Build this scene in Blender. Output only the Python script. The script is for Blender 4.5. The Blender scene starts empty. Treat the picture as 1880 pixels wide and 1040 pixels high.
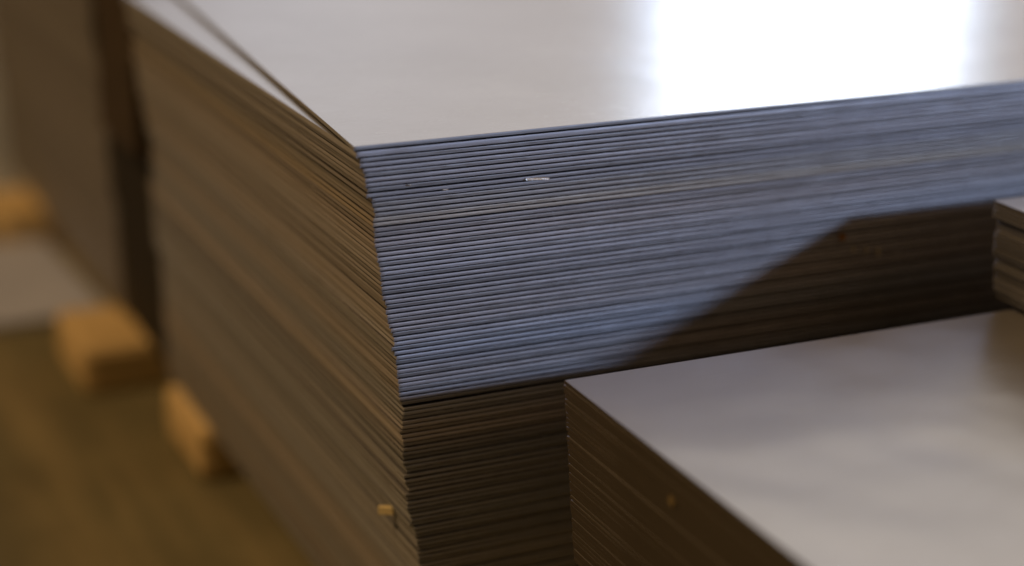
import bpy, math, random
from mathutils import Matrix, Vector

# ------------------------------------------------------------------ camera
S = bpy.context.scene
col = S.collection
cd = bpy.data.cameras.new('camera'); cam = bpy.data.objects.new('camera', cd); col.objects.link(cam)
cam.matrix_world = Matrix(((0.89915, -0.436533, 0.031075, 0), (0.116235, 0.306665, 0.944693, 0), (-0.42192, -0.84581, 0.326479, 0), (0, 0, 0, 1))).transposed()
m3 = Matrix(((0.89915, 0.116235, -0.42192), (-0.436533, 0.306665, -0.84581), (0.031075, 0.944693, 0.326479))).to_4x4()
cam.matrix_world = Matrix.Translation((-0.194144, -0.506967, 0.141783)) @ m3
cd.sensor_width = 36; cd.lens = 36 * 3158 / 1880
cd.clip_start = 0.01; cd.clip_end = 60
cd.dof.use_dof = True; cd.dof.focus_distance = 0.583; cd.dof.aperture_fstop = 2.9
S.camera = cam

# ------------------------------------------------------------------ light
W = bpy.data.worlds.new('World'); S.world = W; W.use_nodes = True
nt = W.node_tree; N = nt.nodes; K = nt.links
bg = N['Background']; bg.inputs['Strength'].default_value = 1.0
def wn(t, **kw):
    n = N.new(t)
    for k, v in kw.items(): setattr(n, k, v)
    return n
tc = wn('ShaderNodeTexCoord'); sx = wn('ShaderNodeSeparateXYZ'); K.new(tc.outputs['Generated'], sx.inputs[0])
def mr(src, a, b):
    n = wn('ShaderNodeMapRange', interpolation_type='SMOOTHSTEP')
    n.inputs['From Min'].default_value = a; n.inputs['From Max'].default_value = b
    K.new(src, n.inputs['Value']); return n.outputs['Result']
def mixc(f, a, b):
    n = wn('ShaderNodeMix', data_type='RGBA'); K.new(f, n.inputs['Factor'])
    for s, v in ((n.inputs['A'], a), (n.inputs['B'], b)):
        if isinstance(v, tuple): s.default_value = (*v, 1)
        else: K.new(v, s)
    return n.outputs['Result']
def wmul(a, b):
    n = wn('ShaderNodeMath', operation='MULTIPLY'); K.new(a, n.inputs[0]); K.new(b, n.inputs[1]); return n.outputs[0]
back = mr(sx.outputs['Y'], 0.0, 0.65)         # the pale far wall of the workshop lies towards +Y
up = mr(sx.outputs['Z'], -0.06, 0.08)
high = mr(sx.outputs['Z'], 0.16, 0.40)
left = mr(sx.outputs['X'], 0.62, 0.20)
WALL = (0.53, 0.465, 0.435); WALL_L = (0.72, 0.71, 0.76); HIGH = (0.74, 0.68, 0.62); DARK = (0.030, 0.020, 0.010)
wall = mixc(left, WALL, WALL_L)
wall = mixc(high, wall, HIGH)
side = mr(sx.outputs['X'], 0.10, 0.32)
back = wmul(back, side)
fill = mr(sx.outputs['X'], -0.1, 0.6)
dk = mixc(fill, DARK, (0.32, 0.205, 0.12))
bk = mixc(back, dk, wall)
low = mixc(back, dk, (0.15, 0.10, 0.05))
K.new(mixc(up, low, bk), bg.inputs['Color'])

def area(name, loc, target, w, h, power, color):
    l = bpy.data.lights.new(name, 'AREA'); l.shape = 'RECTANGLE'; l.size = w; l.size_y = h
    l.energy = power; l.color = color
    o = bpy.data.objects.new(name, l); col.objects.link(o); o.location = loc
    d = Vector(target) - Vector(loc)
    o.rotation_euler = d.to_track_quat('-Z', 'Y').to_euler()
    return o
def azel(az, el, dist):
    a, e = math.radians(az), math.radians(el)
    return (dist * math.sin(a) * math.cos(e), dist * math.cos(a) * math.cos(e), dist * math.sin(e))
# bright window beyond the stacks, mirrored in the top sheet
area('window_light', azel(38.0, 9.5, 4.0), (0.1, 0.1, 0), 0.64, 0.80, 7.5, (0.88, 0.94, 1.0))
area('window_fringe_fill', azel(37.8, 9.5, 4.05), (0.1, 0.1, 0), 0.86, 0.80, 3.1, (0.50, 0.70, 1.0))  # added wider, dimmer lamp that gives the mirrored window a soft blue fringe
# blue daylight from the right behind the camera
KEYD = Vector((-34.5, 39.0, -14.2)).normalized()
area('daylight_opening', Vector((0.15, 0, -0.05)) - KEYD * 2.6, (0.15, 0, -0.05), 0.15, 0.15, 27, (0.51, 0.67, 1.0))
# warm hall lamp up on the left
area('hall_lamp', (-1.5, 0.36, 1.9), (0, 0.3, -0.2), 0.6, 0.6, 28, (1.0, 0.60, 0.26))

S.view_settings.view_transform = 'Standard'; S.view_settings.look = 'None'
S.view_settings.exposure = 0; S.view_settings.gamma = 1; S.view_settings.use_curve_mapping = False

# ------------------------------------------------------------------ materials
class Mat:
    def __init__(s, name, rough=0.5, metal=0.0, base=(0.5, 0.5, 0.5)):
        s.m = bpy.data.materials.new(name); s.m.use_nodes = True
        s.n = s.m.node_tree.nodes; s.l = s.m.node_tree.links
        s.b = s.n['Principled BSDF']
        s.b.inputs['Roughness'].default_value = rough; s.b.inputs['Metallic'].default_value = metal
        s.b.inputs['Base Color'].default_value = (*base, 1)
        s.tc = s.n.new('ShaderNodeTexCoord')
    def geo(s, scale, kind='Object'):
        mp = s.n.new('ShaderNodeMapping'); mp.inputs['Scale'].default_value = scale
        oi = s.n.new('ShaderNodeObjectInfo'); ad = s.n.new('ShaderNodeMath'); ad.operation = 'MULTIPLY'; ad.inputs[1].default_value = 37.0
        s.l.new(oi.outputs['Random'], ad.inputs[0]); s.l.new(ad.outputs[0], mp.inputs['Location'])
        s.l.new(s.tc.outputs[kind], mp.inputs[0]); return mp.outputs[0]
    def noise(s, scale, detail=4, vec=None, rough=0.6):
        n = s.n.new('ShaderNodeTexNoise'); n.inputs['Scale'].default_value = scale
        n.inputs['Detail'].default_value = detail; n.inputs['Roughness'].default_value = rough
        s.l.new(vec or s.tc.outputs['Object'], n.inputs['Vector']); return n.outputs['Fac']
    def rng(s, src, a, b, lo, hi):
        n = s.n.new('ShaderNodeMapRange'); s.l.new(src, n.inputs['Value'])
        for k, v in (('From Min', a), ('From Max', b), ('To Min', lo), ('To Max', hi)): n.inputs[k].default_value = v
        return n.outputs['Result']
    def mix(s, f, a, b, mode='MIX'):
        n = s.n.new('ShaderNodeMix'); n.data_type = 'RGBA'; n.blend_type = mode
        if isinstance(f, float): n.inputs['Factor'].default_value = f
        else: s.l.new(f, n.inputs['Factor'])
        for q, v in ((n.inputs['A'], a), (n.inputs['B'], b)):
            if isinstance(v, tuple): q.default_value = (*v, 1)
            else: s.l.new(v, q)
        return n.outputs['Result']
    def bump(s, src, dist, strength=1.0):
        n = s.n.new('ShaderNodeBump'); n.inputs['Distance'].default_value = dist; n.inputs['Strength'].default_value = strength
        s.l.new(src, n.inputs['Height']); s.l.new(n.outputs[0], s.b.inputs['Normal'])
    def set(s, k, src): s.l.new(src, s.b.inputs[k])

def make_edge_mat(name):
    e = Mat(name, 0.5, 0.5)
    oi = e.n.new('ShaderNodeObjectInfo')
    streak = e.noise(1.0, 5, e.geo((70, 70, 2600)))
    patch = e.noise(1.0, 3, e.geo((22, 22, 500)))
    fine = e.noise(3500, 2)
    c = e.mix(e.rng(streak, 0.3, 0.72, 0, 1), (0.78, 0.78, 0.78), (1.0, 1.0, 1.0))
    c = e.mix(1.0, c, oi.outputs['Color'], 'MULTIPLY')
    c = e.mix(e.rng(patch, 0.62, 0.78, 0, 0.7), c, (0.23, 0.19, 0.15))
    c = e.mix(e.rng(fine, 0.70, 0.78, 0, 0.6), c, (0.75, 0.75, 0.75))
    e.set('Base Color', c)
    e.set('Roughness', e.rng(streak, 0.3, 0.7, 0.62, 0.48))
    e.bump(e.noise(1.0, 4, e.geo((350, 350, 2500))), 0.00008, 0.5)
    return e.m
EDGE = make_edge_mat('sheared_steel_edge')

def make_top_mat(name, base, r0, r1, wave, sheen):
    t = Mat(name, 0.2, sheen)
    gr = t.noise(1.0, 4, t.geo((60, 900, 60)))
    big = t.noise(14, 3)
    c = t.mix(t.rng(big, 0.3, 0.7, 0, 1), tuple(x * 0.93 for x in base), tuple(min(1, x * 1.05) for x in base))
    t.set('Base Color', c)
    t.set('Roughness', t.rng(gr, 0.3, 0.7, r0, r1))
    t.bump(t.noise(9, 2), wave, 1.0)
    return t.m
TOP = make_top_mat('rolled_steel_face', (0.62, 0.61, 0.62), 0.22, 0.28, 0.0006, 0.97)
TOP2 = make_top_mat('oily_rolled_steel_face', (0.645, 0.65, 0.665), 0.29, 0.38, 0.0040, 0.78)

def make_wood():
    w = Mat('sawn_pine', 0.7)
    r = w.noise(1.0, 5, w.geo((14, 160, 160)))
    c = w.mix(w.rng(r, 0.3, 0.7, 0, 1), (0.58, 0.42, 0.19), (0.80, 0.62, 0.34))
    w.set('Base Color', c); w.bump(r, 0.001, 0.5); return w.m
WOOD = make_wood()
def make_floor():
    w = Mat('workshop_floor', 0.6)
    a = w.noise(7, 5); b = w.noise(1.0, 3, w.geo((16, 2.2, 1)))
    c = w.mix(w.rng(a, 0.3, 0.7, 0, 1), (0.12, 0.108, 0.06), (0.22, 0.20, 0.115))
    c = w.mix(w.rng(b, 0.48, 0.64, 0, 0.6), c, (0.36, 0.30, 0.17))
    w.set('Base Color', c); w.bump(w.noise(120, 4), 0.0006, 0.4); return w.m
FLOOR = make_floor()
def plain(name, c1, c2, rough, sc, metal=0.0):
    w = Mat(name, rough, metal); w.set('Base Color', w.mix(w.rng(w.noise(sc, 4), 0.3, 0.7, 0, 1), c1, c2)); return w.m
FLOOR_LIGHT = plain('floor_light_patch', (0.44, 0.50, 0.70), (0.54, 0.61, 0.84), 0.6, 12)  # cool daylight on the floor put into the base colour
CHIP = plain('pine_splinter', (0.80, 0.66, 0.34), (0.92, 0.82, 0.52), 0.6, 700)
SLIVER = plain('bright_steel', (0.85, 0.85, 0.82), (0.95, 0.95, 0.92), 0.22, 900, 1.0)
RUST = plain('rust_flake', (0.30, 0.12, 0.03), (0.50, 0.24, 0.06), 0.8, 1500)
LINT = plain('pale_dust', (0.70, 0.62, 0.45), (0.85, 0.78, 0.62), 0.9, 1500)

# ------------------------------------------------------------------ mesh helpers
def tag(o, label=None, cat=None, group=None, kind=None):
    if label: o['label'] = label
    if cat: o['category'] = cat
    if group: o['group'] = group
    if kind: o['kind'] = kind
    return o
def link(name, me, loc=(0, 0, 0), parent=None):
    o = bpy.data.objects.new(name, me); col.objects.link(o); o.location = loc
    if parent: o.parent = parent
    return o
class Noise1:
    def __init__(s, rnd, step, amp):
        s.step, s.amp, s.v = step, amp, [rnd.uniform(-1, 1) for _ in range(1024)]
    def __call__(s, x):
        x = x / s.step + 300; i = math.floor(x); f = x - i; f = f * f * (3 - 2 * f)
        return s.amp * (s.v[i % 1024] * (1 - f) + s.v[(i + 1) % 1024] * f)
SLOW = Noise1(random.Random(77), 5, 0.17); SLOWH = Noise1(random.Random(78), 6, 0.07)

MM = 0.001
def sheet_mesh(name, w, d, t, seed, fx=0.0, fy=0.0, step=1.3, skew=0.0, rough=1.0, dull=False, mats=None, bow=0.0, side=0.28):
    """A sheared steel sheet, its near left top corner at the origin, +x along the front edge, +y along the left edge.
    All sizes in mm.  The sheared edge has a rolled-over top, a burnished band and a torn, receding lower band."""
    rnd = random.Random(seed)
    st = []                                             # stations (x, y, inward x, inward y, run length)
    r = 0.25
    st.append((0, r * 0.9, 1, 0, 0)); st.append((r * 0.3, r * 0.3, 0.7, 0.7, 0)); st.append((r * 0.9, 0, 0, 1, 0))
    x = r
    while x < fx:
        x += step; st.append((x, 0, 0, 1, x))
    nxt = fx + 20
    while nxt < w - 1: st.append((nxt, 0, 0, 1, nxt)); nxt += 60
    st += [(w, 0, -0.7, 0.7, 0), (w, d, -0.7, -0.7, 0)]
    tx = skew * d
    st.append((tx, d, 0.7, -0.7, 0))
    ys = []; y = r
    while y < fy: y += step * 1.6; ys.append(y)
    y = max(fy, r) + 15
    while y < d - 10: ys.append(y); y += 40
    for y in reversed(ys): st.append((skew * y, y, 1, 0, y + 700))
    na, nb, nc = Noise1(rnd, 7, 0.10 * rough), Noise1(rnd, 2.1, 0.05 * rough), Noise1(rnd, 38, 0.16 * rough)
    nz, nz2, nt_ = Noise1(rnd, 4.5, 0.10 * rough), Noise1(rnd, 1.4, 0.06 * rough), Noise1(rnd, 11, 0.30 * rough)
    nl = Noise1(rnd, 120, bow)
    ro = 0.08 if dull else 0.13
    rings = []
    for j in range(7):
        ring = []
        for (x, y, ix, iy, s) in st:
            base = nc(s) * 0.6 + na(s) * 0.4
            frac = (0.66 if dull else 0.42) + 0.14 * nt_(s) / 0.3     # how high the torn band starts
            if j == 0: ins, z = ro + 0.05 + nb(s) * 0.5, 0.0
            elif j == 1: ins, z = ro * 0.35 + nb(s) * 0.4, -0.10 * t
            elif j == 2: ins, z = 0.0, -0.26 * t
            elif j == 3: ins, z = 0.03, -(1 - frac) * t + nz2(s) * 0.8
            elif j == 4: ins, z = 0.10 + abs(na(s)) * 1.0, -0.80 * t + nz2(s) * 1.1
            elif j == 5: ins, z = (0.62 if not dull else 0.5) + abs(nb(s)), -0.91 * t + nz2(s) * 0.5
            else: ins, z = 0.95 + nb(s), -t
            ins += base
            if ix == 1 and iy == 0: ins *= side
            ring.append(((x + ix * ins) * MM, (y + iy * ins) * MM, (z + (nz(s) * 0.25 if 0 < j < 6 else 0) + nl(s)) * MM))
        rings.append(ring)
    n = len(st); vs = [v for r_ in rings for v in r_]; fs = []; mi = []
    for j in range(6):
        for i in range(n):
            k = (i + 1) % n
            fs.append(((j + 1) * n + i, (j + 1) * n + k, j * n + k, j * n + i)); mi.append(1)
    fs.append(tuple(range(n))); mi.append(0)
    fs.append(tuple(6 * n + i for i in reversed(range(n)))); mi.append(0)
    me = bpy.data.meshes.new(name); me.from_pydata(vs, [], fs)
    for m in (mats or (TOP, EDGE)): me.materials.append(m)
    me.polygons.foreach_set('material_index', mi)
    me.polygons.foreach_set('use_smooth', [True] * len(fs))
    me.set_sharp_from_angle(angle=math.radians(38)); me.update()
    return me

def box_mesh(name, size, mat, bev=0.0, seed=1, rag=0.0, cuts=1):
    import bmesh
    bm = bmesh.new(); bmesh.ops.create_cube(bm, size=1)
    for v in bm.verts: v.co = Vector((v.co.x * size[0], v.co.y * size[1], v.co.z * size[2]))
    if bev: bmesh.ops.bevel(bm, geom=bm.edges[:], offset=bev, segments=2, affect='EDGES', profile=0.6)
    if cuts > 1:
        bmesh.ops.subdivide_edges(bm, edges=[e for e in bm.edges if e.calc_length() > min(size) * 0.5], cuts=cuts, use_grid_fill=True)
    rnd = random.Random(seed)
    if rag:
        for v in bm.verts: v.co += Vector([rnd.uniform(-rag, rag) for _ in range(3)])
    me = bpy.data.meshes.new(name); bm.to_mesh(me); bm.free(); me.materials.append(mat); return me

ONES = ['', 'first', 'second', 'third', 'fourth', 'fifth', 'sixth', 'seventh', 'eighth', 'ninth', 'tenth', 'eleventh', 'twelfth', 'thirteenth',
        'fourteenth', 'fifteenth', 'sixteenth', 'seventeenth', 'eighteenth', 'nineteenth']
TENS = ['', '', 'twenty', 'thirty', 'forty', 'fifty', 'sixty', 'seventy', 'eighty', 'ninety']
def ordinal(n):
    if n >= 100: return 'hundred and ' + ordinal(n - 100) if n > 100 else 'hundredth'
    if n < 20: return ONES[n]
    return TENS[n // 10] + '-' + ONES[n % 10] if n % 10 else {20: 'twentieth', 30: 'thirtieth', 40: 'fortieth', 50: 'fiftieth', 60: 'sixtieth',
            70: 'seventieth', 80: 'eightieth', 90: 'ninetieth'}[n]

# ------------------------------------------------------------------ setting
FZ = -251
def ground():
    n = 40; vs = []; fs = []
    for i in range(n + 1):
        for j in range(n + 1): vs.append((-6 + 12 * i / n, -4 + 14 * j / n, 0))
    for i in range(n):
        for j in range(n):
            a = i * (n + 1) + j; fs.append((a, a + n + 1, a + n + 2, a + 1))
    me = bpy.data.meshes.new('floor'); me.from_pydata(vs, [], fs); me.materials.append(FLOOR)
    return tag(link('floor', me, (0, 0, FZ * MM)), kind='structure')
ground()

# ------------------------------------------------------------------ main stack
# how far the near corner of the pile stands in, against depth below the top (mm)
LEAN = [(0, 0), (2.4, .38), (5.1, 2.2), (6.5, 1.7), (8, 3.0), (10.4, 3.8), (13.2, 4.0), (15.9, 4.8), (16.5, 3.8), (17.5, 4.4), (18.2, 6.1), (20.9, 6.5),
        (22.5, 7.1), (25.3, 7.3), (26.9, 6.2), (27.9, 7.1), (30.4, 7.35), (34.2, 7.2), (37.1, 8.2), (40, 8.4), (42, 9.0), (45.9, 9.6), (48.9, 9.8),
        (51.8, 10.2), (53.6, 10.4), (54.5, 10.0), (55.9, 12.0), (57.5, 11.8), (58.8, 11.45), (61.9, 12.3), (64.9, 13.1), (68.1, 14.5), (71.1, 14.7),
        (72.9, 13.55), (75.2, 15.4), (79.2, 15.6), (82.3, 15.85), (86.4, 16.5), (89.5, 16.7), (91.5, 16.75), (93.5, 17.8), (95.9, 18.2), (98.9, 17.85),
        (105, 17.5), (109.3, 18.4), (112.3, 17.8), (114.6, 18.6), (117.8, 19.1), (120.1, 20.2), (120.9, 18.5), (123, 18.9), (126.5, 20.6), (128.5, 19.8),
        (130.7, 20.1), (132.7, 19.5), (136.2, 21), (140.7, 21.9), (145.4, 23.8), (148.7, 23.9), (151, 25), (154.3, 24.6), (157.6, 24.8), (180, 27), (221, 30.5)]
def lean(z):
    for (a, x), (b, y) in zip(LEAN, LEAN[1:]):
        if z <= b: return x + (y - x) * (z - a) / (b - a)
    return LEAN[-1][1]
PITCH = 1.716; BOTTOM = 221.0
rnd = random.Random(11)
z = 0.0; k = 0; MW, MD = 620, 312
special = {14: 'warm', 15: 'warm', 53: 'proud', 54: 'proud'}
shadow_gaps = {0: .12, 8: .08, 15: .14, 53: .35, 69: .3, 72: .2}
notes = {0: 'topmost steel sheet of the large stack, its wide face mirroring the window', 1: 'second steel sheet of the large stack, its left rim showing as a pale wedge',
         10: 'blue-lit {o} steel sheet down the large stack, with a bright sliver near its corner', 53: 'steel sheet directly above the dark open joint halfway down the large stack corner',
         54: 'steel sheet standing out like a ledge just under the dark joint of the large stack'}
while z < BOTTOM:
    p = {0: 1.8, 1: 2.35}.get(k, PITCH)
    if k > 1: p *= rnd.uniform(0.97, 1.03)
    t = p - 0.20
    dull = k % 3 == 2
    dy = (0.34 if dull else (0.0 if k % 3 == 1 else 0.05)) + rnd.uniform(-.12, .12) + (0.1 if k < 1 else 0)
    if k >= 54: dy -= 0.7
    dx = lean(z + p * 0.5) + rnd.uniform(-.07, .07)
    if k == 0: dx = 0.0
    if 100 > k > 53 and k % 7 == 3: dx -= 0.7; 
    fine_x = 300 if k < 58 else 62
    me = sheet_mesh('steel_sheet', MW + rnd.uniform(-2, 2), MD + z * 0.24 + rnd.uniform(-2, 2), t, 100 + k, fx=fine_x if k < 96 else 0, fy=110 if k < 96 else 0,
                    skew=0.078 if k == 0 else (0.004 if k == 1 else rnd.uniform(-.0012, .0012)), dull=dull, rough=0.8)
    o = link('steel_sheet', me, (dx * MM, dy * MM, -z * MM))
    v = rnd.uniform(0.90, 1.06)
    base = (0.56, 0.56, 0.60) if not dull else (0.42, 0.42, 0.44)
    if k == 0: base = (0.48, 0.49, 0.52)
    if k in (11, 12, 13, 14, 15): base = (0.58, 0.56, 0.55) if k < 14 else (0.74, 0.69, 0.62)
    if z < 93: o.rotation_euler.y = -math.radians(0.62) * (1 - z / 93)
    v *= 1 + SLOW(k); h = SLOWH(k)
    o.color = (base[0] * v * (1 + h), base[1] * v, base[2] * v * (1 - h), 1)
    lab = notes.get(k)
    on = ordinal(k + 1)
    if lab: lab = lab.format(o=on)
    elif k < 40: lab = f'blue-lit steel sheet, {on} from the top of the large stack'
    elif k < 53: lab = f'grey steel sheet above the open joint, {on} from the top of the large stack'
    elif k < 96: lab = f'brown shaded steel sheet below the open joint, {on} from the top of the large stack'
    else: lab = f'blurred brown steel sheet low in the large stack, {on} from its top'
    tag(o, lab, 'steel sheet', 'steel sheets of the large stack')
    z += p + shadow_gaps.get(k, 0); k += 1
MAIN_Z = z

# ------------------------------------------------------------------ pile beyond the dark gap
rnd = random.Random(5)
protos = []
n2 = 100; pz = MAIN_Z / n2
for k in range(n2):
    if k < 6: protos.append(sheet_mesh('steel_sheet', MW, 366, pz - 0.05, 900 + k, rough=1.2, dull=k % 3 == 2))
    zz = k * pz
    o = link('steel_sheet', protos[k % 6], ((lean(zz) + rnd.uniform(-.5, .5)) * MM, (402 + zz * 0.30 + rnd.uniform(-1.2, 1.2)) * MM, -zz * MM))
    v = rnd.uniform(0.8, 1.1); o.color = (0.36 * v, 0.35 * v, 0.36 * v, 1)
    tag(o, 'blurred brown steel sheet in the far stack beyond the dark gap, at the left', 'steel sheet', 'steel sheets of the far left stack')

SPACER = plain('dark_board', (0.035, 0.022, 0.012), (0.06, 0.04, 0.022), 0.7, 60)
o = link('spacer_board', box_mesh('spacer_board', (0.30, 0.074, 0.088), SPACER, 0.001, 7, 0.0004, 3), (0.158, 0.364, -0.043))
tag(o, 'dark brown spacer board wedged in the top of the gap behind the large stack', 'spacer')

GAP_SHADE = plain('gap_shade_black', (0.010, 0.008, 0.006), (0.018, 0.014, 0.010), 0.85, 40)  # near-black colour for a block added where the gap holds only shade
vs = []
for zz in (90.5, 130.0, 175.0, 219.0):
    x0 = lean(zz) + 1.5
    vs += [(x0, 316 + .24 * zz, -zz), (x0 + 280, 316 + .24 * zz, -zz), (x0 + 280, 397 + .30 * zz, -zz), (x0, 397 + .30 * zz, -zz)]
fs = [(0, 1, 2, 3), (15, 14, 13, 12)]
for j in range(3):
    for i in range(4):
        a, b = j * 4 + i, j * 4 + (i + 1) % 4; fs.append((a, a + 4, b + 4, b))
me = bpy.data.meshes.new('gap_shade_block'); me.from_pydata([[c * MM for c in v] for v in vs], [], fs); me.materials.append(GAP_SHADE)
tag(link('gap_shade_block', me), 'black block standing in for shade in the lower part of the gap behind the large stack', 'shade block')

# ------------------------------------------------------------------ low stack in front, on the right
rnd = random.Random(8)
z = 73.3; k = 0
while z < 142:
    p = PITCH * rnd.uniform(.97, 1.03)
    xx = 57.0 + (z - 73.3) * 0.105 + rnd.uniform(-.18, .18)
    if k in (11,): xx += 0.1
    if k in (12,): xx -= 0.2
    me = sheet_mesh('steel_sheet', 560, 300, p - (0.12 if k in (9, 25) else 0.012), 400 + k, skew=0.0, rough=0.5, mats=(TOP2, EDGE), fx=0, fy=0, side=0.07)
    # the sheet runs towards the camera from its rear left corner
    me.transform(Matrix.Translation((0, -0.300, 0))); me.update()
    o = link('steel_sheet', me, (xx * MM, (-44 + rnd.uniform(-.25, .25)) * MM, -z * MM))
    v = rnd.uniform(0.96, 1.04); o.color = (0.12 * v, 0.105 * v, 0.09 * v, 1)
    lab = ('topmost steel sheet of the low front stack, its broad blurred face reflecting pale light' if k == 0 else
           f'dark brown steel sheet, {ordinal(k + 1)} from the top of the low front stack')
    tag(o, lab, 'steel sheet', 'steel sheets of the low front stack')
    z += p + (0.35 if k in (25,) else 0); k += 1
LOW_Z = z

# ------------------------------------------------------------------ small stack at the right edge, standing on the low one
rnd = random.Random(21)
z = 30.8; k = 0
ps = [1.6] + [1.72, 1.65, 1.8, 1.7, 1.68] * 4 + [1.7, 1.7]
xs = [0, .1, .1, .0, 2.6, 2.5, 3.0, 2.2, 2.1, 2.2, 2.3, 2.0, 2.9, 4.2, 4.1, 3.6, 4.4, 4.6, 4.5, 5.0, 5.2, 6.6, 7.2]
for k, p in enumerate(ps):
    me = sheet_mesh('steel_sheet', 360, 200, p - 0.05, 600 + k, rough=0.5, mats=(TOP2, EDGE), dull=k % 3 == 2, side=0.5)
    me.transform(Matrix.Translation((0, -0.200, 0))); me.update()
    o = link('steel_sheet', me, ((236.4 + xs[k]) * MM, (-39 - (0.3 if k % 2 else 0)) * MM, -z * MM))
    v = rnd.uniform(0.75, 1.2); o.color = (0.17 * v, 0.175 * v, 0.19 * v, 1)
    lab = ('topmost pale steel sheet of the small stack cut off by the right edge' if k == 0 else
           f'grey steel sheet, {ordinal(k + 1)} from the top of the small stack at the right edge')
    tag(o, lab, 'steel sheet', 'steel sheets of the small right stack')
    z += p
SMALL_Z = z
for i, (yy, lab) in enumerate(((-62, 'short sawn batten under the rear of the small right stack'), (-190, 'short sawn batten under the front of the small right stack'))):
    h = 73.3 - SMALL_Z
    o = link('wood_batten', box_mesh('wood_batten', (0.330, 0.030, h * MM - 0.0001), WOOD, 0.0006), ((258 + 165) * MM, yy * MM, (-SMALL_Z - h / 2) * MM))
    tag(o, lab, 'batten')

# ------------------------------------------------------------------ timbers under the stacks
def timber(x0, x1, y0, y1, top, lab, rot=0.0, group=None):
    h = (-top - FZ)
    me = box_mesh('timber_block', ((x1 - x0) * MM, (y1 - y0) * MM, h * MM), WOOD, 0.006, int(y0) & 255, 0.0006, 3)
    o = link('timber_block', me, ((x0 + x1) / 2 * MM, (y0 + y1) / 2 * MM, (-top - h / 2) * MM)); o.rotation_euler.z = rot
    return tag(o, lab, 'timber block', group)
timber(24, 600, 282, 352, MAIN_Z, 'orange pine block under the near large stack, just before the gap')
timber(-6, 600, 418, 490, MAIN_Z, 'orange pine block sticking out below the dark gap between the stacks')
timber(0, 600, 702, 768, MAIN_Z, 'orange pine block under the far end of the far stack, cut by the left edge')
timber(60, 600, 20, 110, MAIN_Z, 'pine block under the near end of the large stack')
timber(120, 600, -150, -60, LOW_Z, 'pine block under the rear of the low front stack')
timber(120, 600, -335, -245, LOW_Z, 'pine block under the front of the low front stack')

o = link('floor_light_patch', box_mesh('floor_light_patch', (0.50, 0.165, 0.006), FLOOR_LIGHT, 0.001), (-0.215, 0.612, (FZ + 3.2) * MM)); o.rotation_euler.z = 0.05  # thin slab in place of a daylight patch on the floor
tag(o, 'blurred pale patch of daylight on the floor, built as a thin slab, beside the left edge orange block', 'light patch')

# ------------------------------------------------------------------ small debris
FLECK = plain('dull_fleck', (0.17, 0.13, 0.06), (0.26, 0.20, 0.10), 0.9, 900)
def bit(name, size, loc, rot, mat, lab, cat, seed, rag):
    o = link(name, box_mesh(name, [s * MM for s in size], mat, min(size) * 0.15 * MM, seed, rag * MM, 2 if name == 'wood_chip' else 3), [c * MM for c in loc])
    o.rotation_euler = [math.radians(a) for a in rot]; return tag(o, lab, cat)
bit('wood_chip', (5.8, 2.2, 3.0), (lean(144) - 2.3, 21.2, -144.3), (-4, -6, -38), CHIP, 'small yellow wood chip caught on the left side of the large stack near the corner', 'wood chip', 3, .10)
bit('metal_sliver', (9.0, 0.6, 0.62), (67, -0.42, -17.0), (0, 4, 1), SLIVER, 'bright metal sliver on the blue-lit side of the large stack near the top', 'metal sliver', 4, .12)
bit('rust_flake', (2.4, 0.5, 2.0), (199, -0.35, -52.5), (0, 20, 0), RUST, 'small orange rust flake in the shadow on the right side of the large stack', 'rust flake', 5, .3)
rl = random.Random(3)
for i, (x, zz, lab) in enumerate(((205, -58, 'pale dust speck left of two others in the shadow on the large stack'), (211, -59, 'pale dust speck between two others in the shadow on the large stack'),
                                  (217, -60.5, 'tall pale dust speck at the right of three in the shadow on the large stack'))):
    bit('dust_speck', (0.9, 0.5, (1.8, 2.2, 3.4)[i]), (x, -0.3, zz), (0, rl.uniform(-20, 20), 0), LINT, lab, 'dust speck', 10 + i, .2)
bit('dust_speck', (0.5, 2.8, 2.4), (58.0, -113, -86), (20, 0, 0), FLECK, 'blurred pale dust speck on the dark side of the low front stack', 'dust speck', 22, .3)
for i, (x, zz, w_, lab) in enumerate(((32.5, -17.5, 2.0, 'tiny bright burr on the blue-lit side close to the corner, below the second joint'),
                                     (19.5, -14.6, 1.0, 'tiny bright burr on the blue-lit side right beside the top corner'))):
    bit('metal_burr', (w_, 0.3, 0.35), (x, -0.2, zz), (0, 5, 0), SLIVER, lab, 'metal burr', 30 + i, .08)
